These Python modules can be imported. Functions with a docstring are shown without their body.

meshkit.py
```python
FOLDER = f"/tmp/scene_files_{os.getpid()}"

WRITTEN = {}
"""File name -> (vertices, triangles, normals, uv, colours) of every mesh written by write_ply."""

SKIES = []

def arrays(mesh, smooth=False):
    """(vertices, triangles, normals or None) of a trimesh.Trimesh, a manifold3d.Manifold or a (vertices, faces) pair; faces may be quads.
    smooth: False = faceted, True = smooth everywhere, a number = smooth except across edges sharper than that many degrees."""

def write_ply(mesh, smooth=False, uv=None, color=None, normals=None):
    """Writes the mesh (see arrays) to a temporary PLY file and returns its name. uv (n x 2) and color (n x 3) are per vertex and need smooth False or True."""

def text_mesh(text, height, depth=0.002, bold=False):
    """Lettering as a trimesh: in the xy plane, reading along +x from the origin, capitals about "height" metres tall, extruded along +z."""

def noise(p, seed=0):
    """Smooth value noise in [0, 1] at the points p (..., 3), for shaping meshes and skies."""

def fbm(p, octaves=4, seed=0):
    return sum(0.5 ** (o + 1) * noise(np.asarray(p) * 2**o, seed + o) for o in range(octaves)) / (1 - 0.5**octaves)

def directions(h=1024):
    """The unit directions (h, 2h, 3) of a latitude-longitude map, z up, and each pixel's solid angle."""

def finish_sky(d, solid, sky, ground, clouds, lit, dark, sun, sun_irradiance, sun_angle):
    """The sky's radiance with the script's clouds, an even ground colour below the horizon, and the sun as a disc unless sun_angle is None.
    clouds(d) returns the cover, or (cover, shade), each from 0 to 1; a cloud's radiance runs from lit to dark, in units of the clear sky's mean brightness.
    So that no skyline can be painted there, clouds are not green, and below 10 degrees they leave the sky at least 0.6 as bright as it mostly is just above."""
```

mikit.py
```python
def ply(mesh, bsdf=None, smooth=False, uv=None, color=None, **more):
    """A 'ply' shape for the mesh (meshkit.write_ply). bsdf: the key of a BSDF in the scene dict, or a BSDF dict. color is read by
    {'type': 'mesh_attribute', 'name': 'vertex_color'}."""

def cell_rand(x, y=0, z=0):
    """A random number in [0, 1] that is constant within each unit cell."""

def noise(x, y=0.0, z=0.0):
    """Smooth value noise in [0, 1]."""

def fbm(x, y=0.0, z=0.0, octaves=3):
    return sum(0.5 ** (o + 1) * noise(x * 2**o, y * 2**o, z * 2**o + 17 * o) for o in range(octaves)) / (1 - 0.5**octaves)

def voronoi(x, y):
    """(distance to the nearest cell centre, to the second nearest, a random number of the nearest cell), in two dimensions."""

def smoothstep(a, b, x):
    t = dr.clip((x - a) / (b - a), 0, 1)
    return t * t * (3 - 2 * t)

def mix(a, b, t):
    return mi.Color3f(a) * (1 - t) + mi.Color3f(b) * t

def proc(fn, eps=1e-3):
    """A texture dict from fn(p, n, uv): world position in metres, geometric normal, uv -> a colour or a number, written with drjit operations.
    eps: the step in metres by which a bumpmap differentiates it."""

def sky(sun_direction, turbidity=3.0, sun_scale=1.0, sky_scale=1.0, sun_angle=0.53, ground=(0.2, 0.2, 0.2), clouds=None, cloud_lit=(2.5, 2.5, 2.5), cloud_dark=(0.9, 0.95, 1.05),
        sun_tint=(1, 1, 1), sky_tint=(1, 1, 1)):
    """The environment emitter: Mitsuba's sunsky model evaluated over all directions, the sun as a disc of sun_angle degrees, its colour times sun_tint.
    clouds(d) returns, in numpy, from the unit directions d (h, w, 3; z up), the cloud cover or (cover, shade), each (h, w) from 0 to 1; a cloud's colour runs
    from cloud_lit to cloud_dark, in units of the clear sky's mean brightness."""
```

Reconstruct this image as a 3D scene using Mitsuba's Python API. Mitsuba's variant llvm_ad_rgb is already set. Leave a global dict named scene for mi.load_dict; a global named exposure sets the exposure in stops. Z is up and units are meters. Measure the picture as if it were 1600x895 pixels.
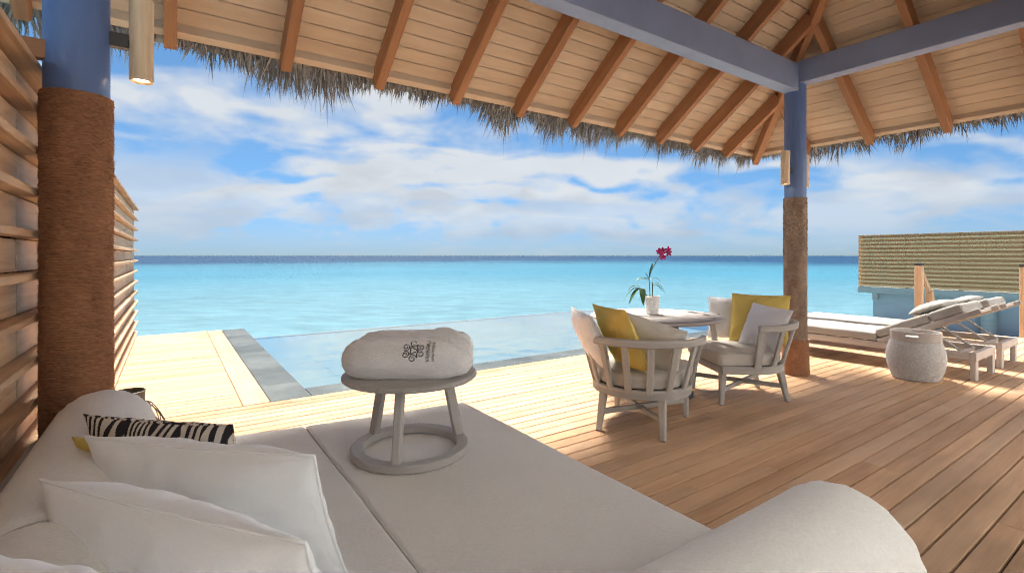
import math, random
import numpy as np, trimesh, drjit as dr, mitsuba as mi
import mikit, meshkit, manifold3d as m3, shapely
from shapely.geometry import Polygon, Point, box as sbox
from mikit import proc, noise, fbm, cell_rand, smoothstep, mix, voronoi

rng = np.random.default_rng(7)
random.seed(7)
V = lambda *a: np.array(a, float)
T = mi.ScalarTransform4f
scene, labels = {'type': 'scene'}, {}

# ------------------------------------------------------------------ camera, sky, exposure
EYE = 1.30
scene['camera'] = {'type': 'perspective', 'fov': 91.82, 'fov_axis': 'x', 'near_clip': 0.05, 'far_clip': 60000.0,
                   'principal_point_offset_y': 0.0536,
                   'to_world': T().look_at(origin=[0, 0, EYE], target=[0.5673, 0.8235, EYE], up=[0, 0, 1])}


def clouds(d):
    """thin streaks of cirrus, a soft white veil in the middle, low broken cumulus and a pale haze under it"""
    x, y, z = d[..., 0], d[..., 1], np.maximum(d[..., 2], 0)
    el = np.degrees(np.arcsin(np.clip(z, 0, 1)))
    a = -(np.degrees(np.arctan2(y, x)) - 55.4)
    a = (a + 180) % 360 - 180
    f = lambda u, v, s, o: meshkit.fbm(np.stack([u, v, 0 * u + s * .37], -1), o, s)
    px, py = x / (z + .25), y / (z + .25)
    w1, w2 = f(px * 1.1, py * 1.1, 5, 5) - .5, f(px * 1.1 + 7, py * 1.1, 6, 5) - .5
    s, t = px * .90 - py * .42 + w1 * 1.1, px * .42 + py * .90 + w2 * 1.1
    streak = f(s * 1.3, t * 5.6, 11, 7)
    puff = f(px * 3.2 + w1 * 2, py * 3.2 + w2 * 2, 12, 7)
    dtl = f(px * 11 + w1 * 3, py * 11 + w2 * 3, 13, 5) - .5
    bank = np.exp(-((a + 7) / 23) ** 2 - ((el - 11.5) / 8) ** 2)
    left = np.exp(-((a + 36) / 16) ** 2 - ((el - 15) / 5) ** 2)
    c1 = np.clip(((.66 * streak + .34 * puff) + .24 * dtl - .475 + .20 * bank + .05 * left) / .19, 0, 1) ** 1.15 * (.30 + .70 * np.clip((el - 3) / 5, 0, 1)) * .92
    u, v = a / 6.5, el / 3.4
    wv, ww = f(u * .9, v, 21, 5) - .5, f(u * .9 + 5, v, 22, 5) - .5
    cu = f(u * .75 + wv * 1.1, v * .8 + ww * 1.1 + 3, 31, 7)
    lowb = np.exp(-((el - 5.0) / 4.0) ** 2) * (1 - .30 * np.clip((a - 8) / 18, 0, 1))
    c2 = np.clip((cu + .16 * dtl - .56 + .24 * lowb) / .12, 0, 1) * np.clip(lowb * 1.7, 0, 1) * np.clip((el - .6) / 2, 0, 1)
    haze = .36 * np.exp(-(el / 3.2) ** 2)
    cover = 1 - (1 - c1) * (1 - .62 * c2) * (1 - haze)
    sh = f(u * 1.3 + wv, v * 1.7 + ww, 41, 6)
    shade = np.clip((sh - .36) / .3, 0, 1) * .5 * np.clip(c2 + .25, 0, 1) + haze * 1.3
    return np.clip(cover, 0, .95), np.clip(shade, 0, 1)


scene['sky'] = mikit.sky([0.14, 0.45, 0.84], turbidity=2.6, sun_angle=14.0, sun_scale=0.95, sky_scale=0.34, clouds=clouds, cloud_lit=(2.75, 2.85, 2.92), cloud_dark=(1.65, 1.80, 2.02),
                         sky_tint=(0.66, 0.93, 1.08), sun_tint=(0.905, 1.0, 1.12), ground=(0.05, 0.08, 0.10))
exposure = 3.36

# ------------------------------------------------------------------ materials
def rgb(*c):
    return {'type': 'rgb', 'value': list(map(float, c))}


def mat(name, color, rough=.6, spec=.4, bump=None, bscale=.001, eps=1e-3, **kw):
    b = {'type': 'principled', 'base_color': color if isinstance(color, dict) else rgb(*color), 'roughness': rough, 'specular': spec, **kw}
    if bump is not None:
        b = {'type': 'bumpmap', 'arbitrary': proc(bump, eps), 'scale': bscale, 'bsdf': b}
        b = {'type': 'bumpmap', 'tex': b.pop('arbitrary'), 'scale': bscale, 'nested': b['bsdf']}
    scene[name] = {'type': 'twosided', 'bsdf': b}
    return name


def wood_fn(c0, c1, c2, streak=60., along=1.2, contrast=.75, tone=.55, fine_amp=.22, stain=0.):
    """grain follows uv.x (metres along the piece); uv.y = metres across + 10 * piece number"""
    def fn(p, n, uv):
        i = dr.floor(uv.y / 10 + .5)
        r1, r2 = cell_rand(i, 3), cell_rand(i, 7)
        y = uv.y - i * 10
        wob = noise(uv.x * 1.7 + r1 * 31, y * 6 + r2 * 9) * .03
        g = fbm(uv.x * along + r1 * 57, (y + wob) * streak + r2 * 40, r1 * 9, 4)
        fine = noise(uv.x * 9 + r2 * 50, y * streak * 5 + r1 * 80)
        blot = fbm(uv.x * 2.2 + r2 * 77, y * 9 + r1 * 20, 3.3, 3)
        t = dr.clip(.5 + contrast * (g - .5) * 1.5 + fine_amp * (fine - .5) + tone * (r1 - .5) + .55 * (blot - .5), 0, 1)
        col = mix(c1, c0, t)
        col = mix(col, mi.Color3f(c2), dr.clip(r2 * .75 + (blot - .5) * .6, 0, 1) * .6)
        if stain:   # weathered and damp patches that run over several boards
            col = col * (1 - stain * smoothstep(.50, .74, fbm(p.x * 1.1, p.y * 1.9, 2.7, 4))) * (1 + .5 * stain * smoothstep(.55, .8, fbm(p.x * .7 + 9, p.y * 1.3, 6.1, 3)))
        return col
    return fn


mat('deck_wood', proc(wood_fn((.62, .39, .228), (.39, .225, .125), (.52, .37, .255), 26, .9, .60, .62, .22, .26)), .6, .25)
mat('ceiling_wood', proc(wood_fn((.58, .465, .345), (.42, .32, .225), (.54, .45, .35), 22, .6, .45, .5)), .6, .3)
mat('rafter_wood', proc(wood_fn((.38, .185, .088), (.21, .095, .044), (.32, .165, .085), 45, .9, .7, .3)), .5, .35)
mat('fence_wood', proc(wood_fn((.63, .43, .265), (.37, .225, .13), (.56, .43, .30), 55, 1.0, .8, .6)), .6, .3)
mat('weathered_teak', proc(wood_fn((.48, .47, .455), (.28, .27, .258), (.415, .405, .39), 75, 2.0, .9, .25)), .6, .3)
mat('white_teak', proc(wood_fn((.50, .475, .46), (.34, .315, .30), (.45, .42, .405), 75, 2.0, .8, .25)), .85, .1)
mat('far_wood', proc(wood_fn((.62, .35, .17), (.50, .27, .12), (.56, .33, .155), 8, .3, .5, .8, 0.)), .65, .3)
mat('far_batten', proc(wood_fn((.92, .60, .32), (.80, .50, .25), (.86, .56, .30), 8, .3, .5, .6, 0.)), .65, .3)


def fabric_fn(c, amount=.06, f=260., patch=.10):
    c = mi.Color3f(*c) if False else c
    def fn(p, n, uv):
        w = noise(p.x * f, p.y * f, p.z * f) - .5
        s = fbm(p.x * 6, p.y * 6, p.z * 6, 3) - .5
        return mi.Color3f(*c) * (1 + amount * 1.6 * w + patch * s)
    return fn


mat('taupe_fabric', proc(fabric_fn((.67, .665, .64), .07, 230)), .85, .2, sheen=.3)
mat('cushion_fabric', proc(fabric_fn((.47, .45, .42))), .85, .2, sheen=.3)
mat('lounger_fabric', proc(fabric_fn((.31, .30, .285))), .85, .2)
mat('white_fabric', proc(fabric_fn((.80, .83, .85), .04, 300, .05)), .8, .2, sheen=.3)
mat('cool_white_fabric', proc(fabric_fn((.70, .71, .74), .05, 420, .05)), .8, .2)
mat('stone_fabric', proc(fabric_fn((.60, .58, .54), .05, 420, .06)), .85, .2)
mat('mustard_fabric', proc(fabric_fn((.62, .48, .14), .10, 420, .10)), .85, .2)


def zebra(p, n, uv):
    x, y = uv.x, uv.y
    w = fbm(x * 7, y * 7, 2., 3) - .5
    fold = dr.abs(x * 6 - dr.floor(x * 6) - .5) * 2
    s = dr.sin((x * 6.0 + y * 4.0 + fold * 1.5 + w * 2.4) * 12.0)
    edge = noise(x * 60, y * 60) * .5
    t = smoothstep(-.15, .25, s + edge - .15)
    return mix((.03, .028, .035), (.62, .58, .52), t)


mat('zebra_fabric', proc(zebra), .85, .2)
mat('towel_fabric', proc(fabric_fn((.76, .77, .78), .16, 300, .10)), .95, .1, sheen=.6,
    bump=lambda p, n, uv: noise(p.x * 260, p.y * 260, p.z * 260) + .6 * noise(p.x * 520, p.y * 520, p.z * 520), bscale=.004, eps=.0008)
mat('embroidery', (.045, .045, .055), .8, .2)
mat('blue_paint', proc(lambda p, n, uv: mi.Color3f(.095, .165, .36) * (.9 + .25 * fbm(p.x * 5, p.y * 5, p.z * 1.5, 3))), .38, .5)
mat('beam_paint', proc(lambda p, n, uv: mi.Color3f(.205, .265, .42) * (.88 + .25 * fbm(p.x * 5, p.y * 5, p.z * 3, 3))), .45, .5)
mat('rope', proc(lambda p, n, uv: mix((.11, .05, .028), (.43, .225, .13), fbm(uv.x * 55, (p.z + uv.x * .12) * 330, 1., 3) * .75 + .25 * noise(uv.x * 14, p.z * 9))), .9, .1)
mat('rope_grey', proc(lambda p, n, uv: mix((.12, .085, .065), (.36, .28, .225), fbm(uv.x * 30, (p.z + uv.x * .12) * 70, 1., 3) * .6 + .4 * noise(uv.x * 14, p.z * 9))), .9, .1)
mat('thatch', proc(lambda p, n, uv: mix((.11, .112, .112), (.46, .47, .47), dr.clip(cell_rand(uv.y, 5) * .8 + .35 * (noise(uv.x * 30, uv.y) - .3), 0, 1))), .9, .1)
mat('bamboo', proc(lambda p, n, uv: mix((.56, .42, .27), (.76, .62, .45), fbm(p.x * 90, p.y * 90, p.z * 5, 3))), .45, .4)
mat('dark_metal', (.05, .048, .05), .45, .5)
mat('bronze_metal', (.09, .08, .06), .5, .5)
mat('dark_base', proc(lambda p, n, uv: mi.Color3f(.06, .066, .078) * (.8 + .4 * fbm(p.x * 20, p.y * 20, p.z * 20))), .6, .3)
mat('shadow_wood', (.02, .015, .012), .9, .1)
mat('stone', proc(lambda p, n, uv: mix((.035, .046, .052), (.095, .112, .118), dr.clip(fbm(p.x * 3.5, p.y * 3.5, 1., 5) * 1.5 - .3 + .3 * (cell_rand(dr.floor(uv.y / 10 + .5), 2) - .5), 0, 1))), .5, .2)
mat('pool_tile', proc(lambda p, n, uv: mix((.115, .15, .165), (.165, .20, .215), dr.clip(fbm(p.x * 1.3, p.y * 1.3, p.z, 4) * .9 + .18 * (cell_rand(dr.floor(uv.y / 10 + .5), 2) - .3), 0, 1))), .5, .4)
mat('grey_wall', proc(lambda p, n, uv: mix((.40, .41, .43), (.52, .52, .53), fbm(p.y * .8, p.z * 2, 1., 4))), .8, .2)
mat('teal_timber', proc(lambda p, n, uv: mix((.36, .37, .35), (.52, .50, .46), fbm(p.y * .9, p.z * 12, 1., 4))), .7, .2)
mat('ceramic', proc(lambda p, n, uv: mi.Color3f(.74, .75, .77) * (.95 + .08 * noise(p.z * 90, p.x * 10))), .5, .4)
mat('plant_green', proc(lambda p, n, uv: mix((.02, .06, .022), (.07, .16, .05), fbm(p.x * 40, p.y * 40, p.z * 40))), .4, .5)
mat('plant_stem', (.10, .13, .045), .6, .4)
mat('orchid_pink', proc(lambda p, n, uv: mix((.30, .012, .10), (.52, .04, .22), noise(p.x * 130, p.y * 130, p.z * 130))), .6, .3)
mat('grey_rope', proc(lambda p, n, uv: mi.Color3f(.46, .465, .47) * (.78 + .4 * noise(p.x * 160, p.y * 160, p.z * 60))), .85, .2)
mat('white_render', (.84, .85, .86), .8, .2)
mat('island_green', (.07, .11, .15), .9, .1)


def sea_color(p, n, uv):
    d = dr.sqrt(p.x * p.x + p.y * p.y)
    w = fbm(p.x * .012, p.y * .012, 3., 3) - .5
    deep = smoothstep(90., 340., d * (1 + w * .8))
    fine = fbm(p.x * .70 - p.y * .48, p.x * 1.35 + p.y * 1.95, 5., 5) - .5
    patch = fbm(p.x * .05, p.y * .05, 9., 4) - .5
    near = mix((.108, .212, .262), (.046, .165, .245), smoothstep(14., 90., d))
    col = mix(near, (.010, .045, .105), deep)
    return col * (1 + .60 * fine / (1 + d * .010) + .18 * patch)


mat('sea_water', proc(sea_color), .42, .05,
    bump=lambda p, n, uv: fbm(p.x * .9 + p.y * .35, p.y * 1.25 - p.x * .5, 1., 4) / (1 + .02 * dr.sqrt(p.x * p.x + p.y * p.y) + (p.x * p.x + p.y * p.y) * 5e-5), bscale=.35, eps=.05)
scene['pool_surface'] = {'type': 'thindielectric', 'int_ior': 1.33, 'specular_transmittance': rgb(.80, .94, .96)}
scene['lamp_glow'] = {'type': 'diffuse', 'reflectance': rgb(.8, .8, .8)}

# ------------------------------------------------------------------ mesh helpers
PIECE = [0]


def piece():
    PIECE[0] = (PIECE[0] + 1) % 997
    return PIECE[0]


class G:
    """vertices, triangles and uv of one mesh"""
    def __init__(self):
        self.v, self.f, self.uv, self.n = [], [], [], 0

    def add(self, v, f, uv=None):
        v, f = np.asarray(v, float), np.asarray(f, int)
        self.v.append(v), self.f.append(f + self.n)
        self.uv.append(np.zeros((len(v), 2)) if uv is None else np.asarray(uv, float))
        self.n += len(v)
        return self

    def join(self, *others):
        for o in others:
            self.add(*o.get())
        return self

    def get(self):
        return np.vstack(self.v), np.vstack(self.f), np.vstack(self.uv)

    def map(self, fn):
        self.v = [fn(v) for v in self.v]
        return self


def unit(a):
    a = np.asarray(a, float)
    return a / np.maximum(np.linalg.norm(a, axis=-1, keepdims=True), 1e-12)


def sweep(path, section, up=(0, 0, 1), split=True, caps=True, closed=False, scale=None, pid=None):
    """section: (a, b) points counter-clockwise, a sideways and b along up"""
    P = np.asarray(path, float)
    S = np.asarray(section, float)
    n, k = len(P), len(S)
    pid = piece() if pid is None else pid
    if closed:
        t = unit(np.roll(P, -1, 0) - np.roll(P, 1, 0))
    else:
        t = unit(np.gradient(P, axis=0))
    side = unit(np.cross(t, np.broadcast_to(np.asarray(up, float), P.shape)))
    upv = np.cross(side, t)
    sc = np.ones(n) if scale is None else np.asarray(scale, float)
    ring = P[:, None] + side[:, None] * (S[None, :, :1] * sc[:, None, None]) + upv[:, None] * (S[None, :, 1:] * sc[:, None, None])
    arc = np.concatenate([[0], np.cumsum(np.linalg.norm(np.diff(P, axis=0), axis=1))])
    per = np.concatenate([[0], np.cumsum(np.linalg.norm(np.diff(np.vstack([S, S[:1]]), axis=0), axis=1))])
    g = G()
    m = n + 1 if closed else n
    idx = np.arange(m) % n
    A = np.concatenate([arc, [arc[-1] + np.linalg.norm(P[0] - P[-1])]]) if closed else arc
    if split:
        for j in range(k):
            a, b = ring[idx, j], ring[idx, (j + 1) % k]
            v = np.stack([a, b], 1).reshape(-1, 3)
            uv = np.stack([np.repeat(A, 2), np.tile([per[j], per[j + 1]], m) + 10 * pid], 1)
            i = np.arange(m - 1) * 2
            f = np.vstack([np.stack([i, i + 2, i + 3], 1), np.stack([i, i + 3, i + 1], 1)])
            g.add(v, f, uv)
    else:
        v = ring[idx].reshape(-1, 3)
        uv = np.stack([np.repeat(A, k), np.tile(per[:-1], m) + 10 * pid], 1)
        i, j = np.meshgrid(np.arange(m - 1), np.arange(k), indexing='ij')
        a, b, c, d = i * k + j, (i + 1) * k + j, (i + 1) * k + (j + 1) % k, i * k + (j + 1) % k
        f = np.vstack([np.stack([a, b, c], -1).reshape(-1, 3), np.stack([a, c, d], -1).reshape(-1, 3)])
        g.add(v, f, uv)
    if caps and not closed:
        for q, flip in ((0, False), (n - 1, True)):
            c = ring[q]
            f = np.array([[0, j, j + 1] for j in range(1, k - 1)])
            uv = np.stack([A[0] + 0 * c[:, 0] + S[:, 0], S[:, 1] + 10 * pid], 1)
            g.add(c, f[:, ::-1] if flip else f, uv)
    return g


def rect(w, h, ch=.003):
    w, h = w / 2, h / 2
    ch = min(ch, w * .4, h * .4)
    return [(-w + ch, -h), (w - ch, -h), (w, -h + ch), (w, h - ch), (w - ch, h), (-w + ch, h), (-w, h - ch), (-w, -h + ch)]


def circ(r, k=10):
    a = np.arange(k) * 2 * np.pi / k
    return np.stack([r * np.cos(a), r * np.sin(a)], 1)


def bar(p0, p1, w, h, up=(0, 0, 1), ch=.003, s1=1.0):
    return sweep([p0, p1], rect(w, h, ch), up, scale=[1, s1])


def block(x0, x1, y0, y1, z0, z1, axis='x', ch=.003):
    if axis == 'x':
        return bar((x0, (y0 + y1) / 2, (z0 + z1) / 2), (x1, (y0 + y1) / 2, (z0 + z1) / 2), y1 - y0, z1 - z0, ch=ch)
    if axis == 'y':
        return bar(((x0 + x1) / 2, y0, (z0 + z1) / 2), ((x0 + x1) / 2, y1, (z0 + z1) / 2), x1 - x0, z1 - z0, ch=ch)
    return bar(((x0 + x1) / 2, (y0 + y1) / 2, z0), ((x0 + x1) / 2, (y0 + y1) / 2, z1), x1 - x0, y1 - y0, up=(0, 1, 0), ch=ch)


def tube(path, r, k=8, scale=None, closed=False):
    P = np.asarray(path, float)
    t = unit(P[-1] - P[0]) if not closed else V(1, 0, 0)
    up = (0, 0, 1) if closed or abs(t[2]) < .8 else (1, 0.03, 0)
    return sweep(P, circ(r, k), up, split=False, scale=scale, closed=closed)


def lathe(profile, k=48, center=(0, 0, 0)):
    pr = np.asarray(profile, float)
    a = np.arange(k + 1) * 2 * np.pi / k
    v = np.stack([pr[:, None, 0] * np.cos(a), pr[:, None, 0] * np.sin(a), pr[:, None, 1] + 0 * a], -1) + np.asarray(center, float)
    arc = np.concatenate([[0], np.cumsum(np.linalg.norm(np.diff(pr, axis=0), axis=1))])
    uv = np.stack([np.broadcast_to(a / (2 * np.pi), v.shape[:2]), np.broadcast_to(arc[:, None], v.shape[:2])], -1)
    i, j = np.meshgrid(np.arange(len(pr) - 1), np.arange(k), indexing='ij')
    q = k + 1
    A, B, C, D = i * q + j, i * q + j + 1, (i + 1) * q + j + 1, (i + 1) * q + j
    f = np.vstack([np.stack([A, B, C], -1).reshape(-1, 3), np.stack([A, C, D], -1).reshape(-1, 3)])
    return G().add(v.reshape(-1, 3), f, uv.reshape(-1, 2))


def rbox(sx, sy, sz, r, n=10, warp=None):
    """box with rounded edges and puffy faces, centred at the origin"""
    h = V(sx, sy, sz) / 2
    g = G()
    def ticks(hh):
        a = np.linspace(0, np.pi / 2, 5)
        e = r * (1 - np.cos(a))
        inner = np.linspace(-hh + r, hh - r, n)
        return np.concatenate([-hh + e[:-1], inner, (hh - e[:-1])[::-1]])
    for ax in range(3):
        b, c = (ax + 1) % 3, (ax + 2) % 3
        tb, tc = ticks(h[b]), ticks(h[c])
        B, C = np.meshgrid(tb, tc, indexing='ij')
        for s in (-1, 1):
            p = np.zeros(B.shape + (3,))
            p[..., ax], p[..., b], p[..., c] = s * h[ax], B, C
            q = np.clip(p, -(h - r), h - r)
            v = q + r * unit(p - q)
            nb, nc = len(tb), len(tc)
            i, j = np.meshgrid(np.arange(nb - 1), np.arange(nc - 1), indexing='ij')
            A, Bq, Cq, D = i * nc + j, (i + 1) * nc + j, (i + 1) * nc + j + 1, i * nc + j + 1
            f = np.vstack([np.stack([A, Bq, Cq], -1).reshape(-1, 3), np.stack([A, Cq, D], -1).reshape(-1, 3)])
            g.add(v.reshape(-1, 3), f if s > 0 else f[:, ::-1])
    v, f, uv = g.get()
    m = trimesh.Trimesh(v, f, process=True, merge_norm=True, merge_tex=True)
    v = np.array(m.vertices)
    if warp is not None:
        v = warp(v)
    return G().add(v, m.faces)


def frame(origin, yaw=0, tilt=0, roll=0):
    """local x = width, y = height (up the piece), z = its face normal; yaw is where the face looks, tilt leans it back"""
    cy, sy = math.cos(math.radians(yaw)), math.sin(math.radians(yaw))
    n, w, u = V(cy, sy, 0), V(-sy, cy, 0), V(0, 0, 1)
    ct, st = math.cos(math.radians(tilt)), math.sin(math.radians(tilt))
    n, u = n * ct + u * st, u * ct - n * st
    cr, sr = math.cos(math.radians(roll)), math.sin(math.radians(roll))
    w, u = w * cr + u * sr, u * cr - w * sr
    o = np.asarray(origin, float)
    return lambda v: o + v[:, :1] * w + v[:, 1:2] * u + v[:, 2:] * n


def key_for(name):
    if name not in scene and name not in labels and not any(k.startswith(name + '__') for k in scene):
        return name
    i = 1
    while True:
        k = f'{name}_{i:03d}'
        if k not in scene and k not in labels and not any(q.startswith(k + '__') for q in scene):
            return k
        i += 1


COUNT = {}


def put(name, g, bsdf, parent=None, smooth=False, label=None, cat=None, group=None, kind=None, **more):
    if parent:
        base = f'{parent}__{name}'
        i = COUNT.get(base, 0)
        COUNT[base] = i + 1
        key = base if i == 0 else f'{base}_{i:03d}'
    else:
        key = key_for(name)
    if isinstance(g, G):
        v, f, uv = g.get()
        scene[key] = mikit.ply((v, f), bsdf, smooth=smooth, uv=uv if smooth in (False, True) else None, **more)
    else:
        scene[key] = mikit.ply(g, bsdf, smooth=smooth, **more)
    if label or cat or group or kind:
        tag(key, label, cat, group, kind)
    return key


def tag(key, label=None, cat=None, group=None, kind=None):
    labels[key] = {k: x for k, x in (('label', label), ('category', cat), ('group', group), ('kind', kind)) if x}


def thing(name, label, cat, group=None):
    key = key_for(name)
    tag(key, label, cat, group)
    return key


# ------------------------------------------------------------------ sea, islands
sea_r = np.concatenate([[0], np.geomspace(6, 13000, 40)])
sea = lathe([(r, 0) for r in sea_r], 72, (0, 0, -1.6))
v, f, uv = sea.get()
scene['sea'] = mikit.ply((v, f), 'sea_water', smooth=True, uv=v[:, :2])
tag('sea', 'turquoise lagoon turning deep blue towards the horizon', kind='structure')


def island(az, dist, length, height, seed):
    r = np.random.default_rng(seed)
    n = 60
    s = np.linspace(-1, 1, n)
    prof = height * np.clip(1 - np.abs(s) ** 3, 0, 1) * (.55 + .6 * meshkit.fbm(np.stack([s * 9 + seed, 0 * s, 0 * s], -1), 4, seed))
    fw = V(math.cos(az), math.sin(az), 0)
    sd = V(-fw[1], fw[0], 0)
    rows = []
    for q, (o, k) in enumerate(((-60, 0), (-30, .8), (0, 1), (40, .7), (80, 0))):
        rows.append((fw * (dist + o))[None] + sd * (s * length / 2)[:, None] + V(0, 0, 1) * (prof * k - 1.7)[:, None])
    v = np.vstack(rows)
    i, j = np.meshgrid(np.arange(4), np.arange(n - 1), indexing='ij')
    a, b, c, d = i * n + j, i * n + j + 1, (i + 1) * n + j + 1, (i + 1) * n + j
    f = np.vstack([np.stack([a, b, c], -1).reshape(-1, 3), np.stack([a, c, d], -1).reshape(-1, 3)])
    put('island', G().add(v, f), 'island_green', smooth=True, label='low dark wooded island on the far horizon', kind='structure')


for u, L, h, s in ((1192, 40, 3.4, 1), (985, 26, 2.6, 2), (672, 44, 2.2, 3), (1330, 14, 2.4, 4), (545, 26, 1.8, 5), (840, 30, 1.6, 6)):
    az = math.radians(55.43) - math.atan((u - 800) / 775)
    island(az, 5200, L / 775 * 5200, .62 * h / 775 * 5200, s)

# ------------------------------------------------------------------ deck
PITCH = .1135
put('deck', block(-.62, 11.12, -2.79, 4.86, -.17, -.10, ch=.001).join(block(-.62, .735, 4.86, 10.06, -.17, -.10, ch=.001)), 'shadow_wood', label='deck of long teak boards running out to the pool', kind='structure')
r = np.random.default_rng(3)


def plank(x0, x1, y0, z=0.0, axis='x', w=PITCH):
    dz = r.normal(0, .0007)
    return put('plank', block(x0, x1, y0 + .0056, y0 + w - .0056, z - .026, z + dz, ch=.002), 'deck_wood', 'deck')


y = 4.855 - PITCH
row = 0
while y > -2.6:
    cuts = [-.60]
    x = -.6 + r.uniform(1.2, 4.6)
    while x < 10.2:
        cuts.append(x)
        x += r.uniform(2.6, 4.8)
    cuts.append(11.0)
    if y < -.6:
        cuts = [-.6, 11.0]
    for a, b in zip(cuts[:-1], cuts[1:]):
        plank(a + .0012, b - .0012, y)
    y -= PITCH
y = 4.86
while y < 9.98:
    plank(-.60, .515, y)
    y += PITCH
put('plank', block(.521, .735, 4.862, 10.06, -.028, .001, 'y', .003), 'deck_wood', 'deck')
put('edge_board', block(11.004, 11.13, -2.78, 4.86, -.24, .002, 'y', .004), 'deck_wood', 'deck')
put('edge_board', block(8.66, 11.0, 4.862, 4.90, -.24, -.004, 'x', .004), 'deck_wood', 'deck')
put('edge_board', block(-.6, .73, 10.064, 10.10, -.24, -.004, 'x', .004), 'deck_wood', 'deck')
for x, y in ((11, 4.6), (11, 1), (9, 4.6), (0, 9.8), (-.4, 6.5)):
    put('pile', lathe([(.13, -2.5), (.13, -.1)], 20, (x, y, 0)), 'teal_timber', 'deck', smooth=True)

# ------------------------------------------------------------------ pool
WL = -.035
PX0, PX1, PY0, PY1 = 1.09, 8.5, 5.2, 9.04
pool = G()
pool.join(block(.74, 8.66, 4.87, 9.2, -2.3, -.21, ch=.001))
put('pool', pool, 'pool_tile', label='infinity pool of pale stone with its far lip level with the water', kind='structure')
ny, nx = 8, 13
for i in range(nx):
    for j in range(ny):
        x0, x1 = PX0 + (PX1 - PX0) * i / nx, PX0 + (PX1 - PX0) * (i + 1) / nx
        y0, y1 = PY0 + (PY1 - PY0) * j / ny, PY0 + (PY1 - PY0) * (j + 1) / ny
        put('tile', block(x0 + .0015, x1 - .0015, y0 + .0015, y1 - .0015, -.209, -.15, ch=.004), 'pool_tile', 'pool')
put('wall', block(.74, PX0 - .004, 4.87, 10.06, -1.9, -.062, 'y'), 'pool_tile', 'pool')
put('wall', block(PX0, 8.66, 4.87, PY0 - .004, -1.9, -.062), 'pool_tile', 'pool')
put('wall', block(PX1 + .004, 8.66, PY0, 9.2, -1.9, -.05, 'y'), 'pool_tile', 'pool')
put('wall', block(PX0, PX1, PY1, PY1 + .12, -1.9, WL - .05), 'pool_tile', 'pool')
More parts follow.
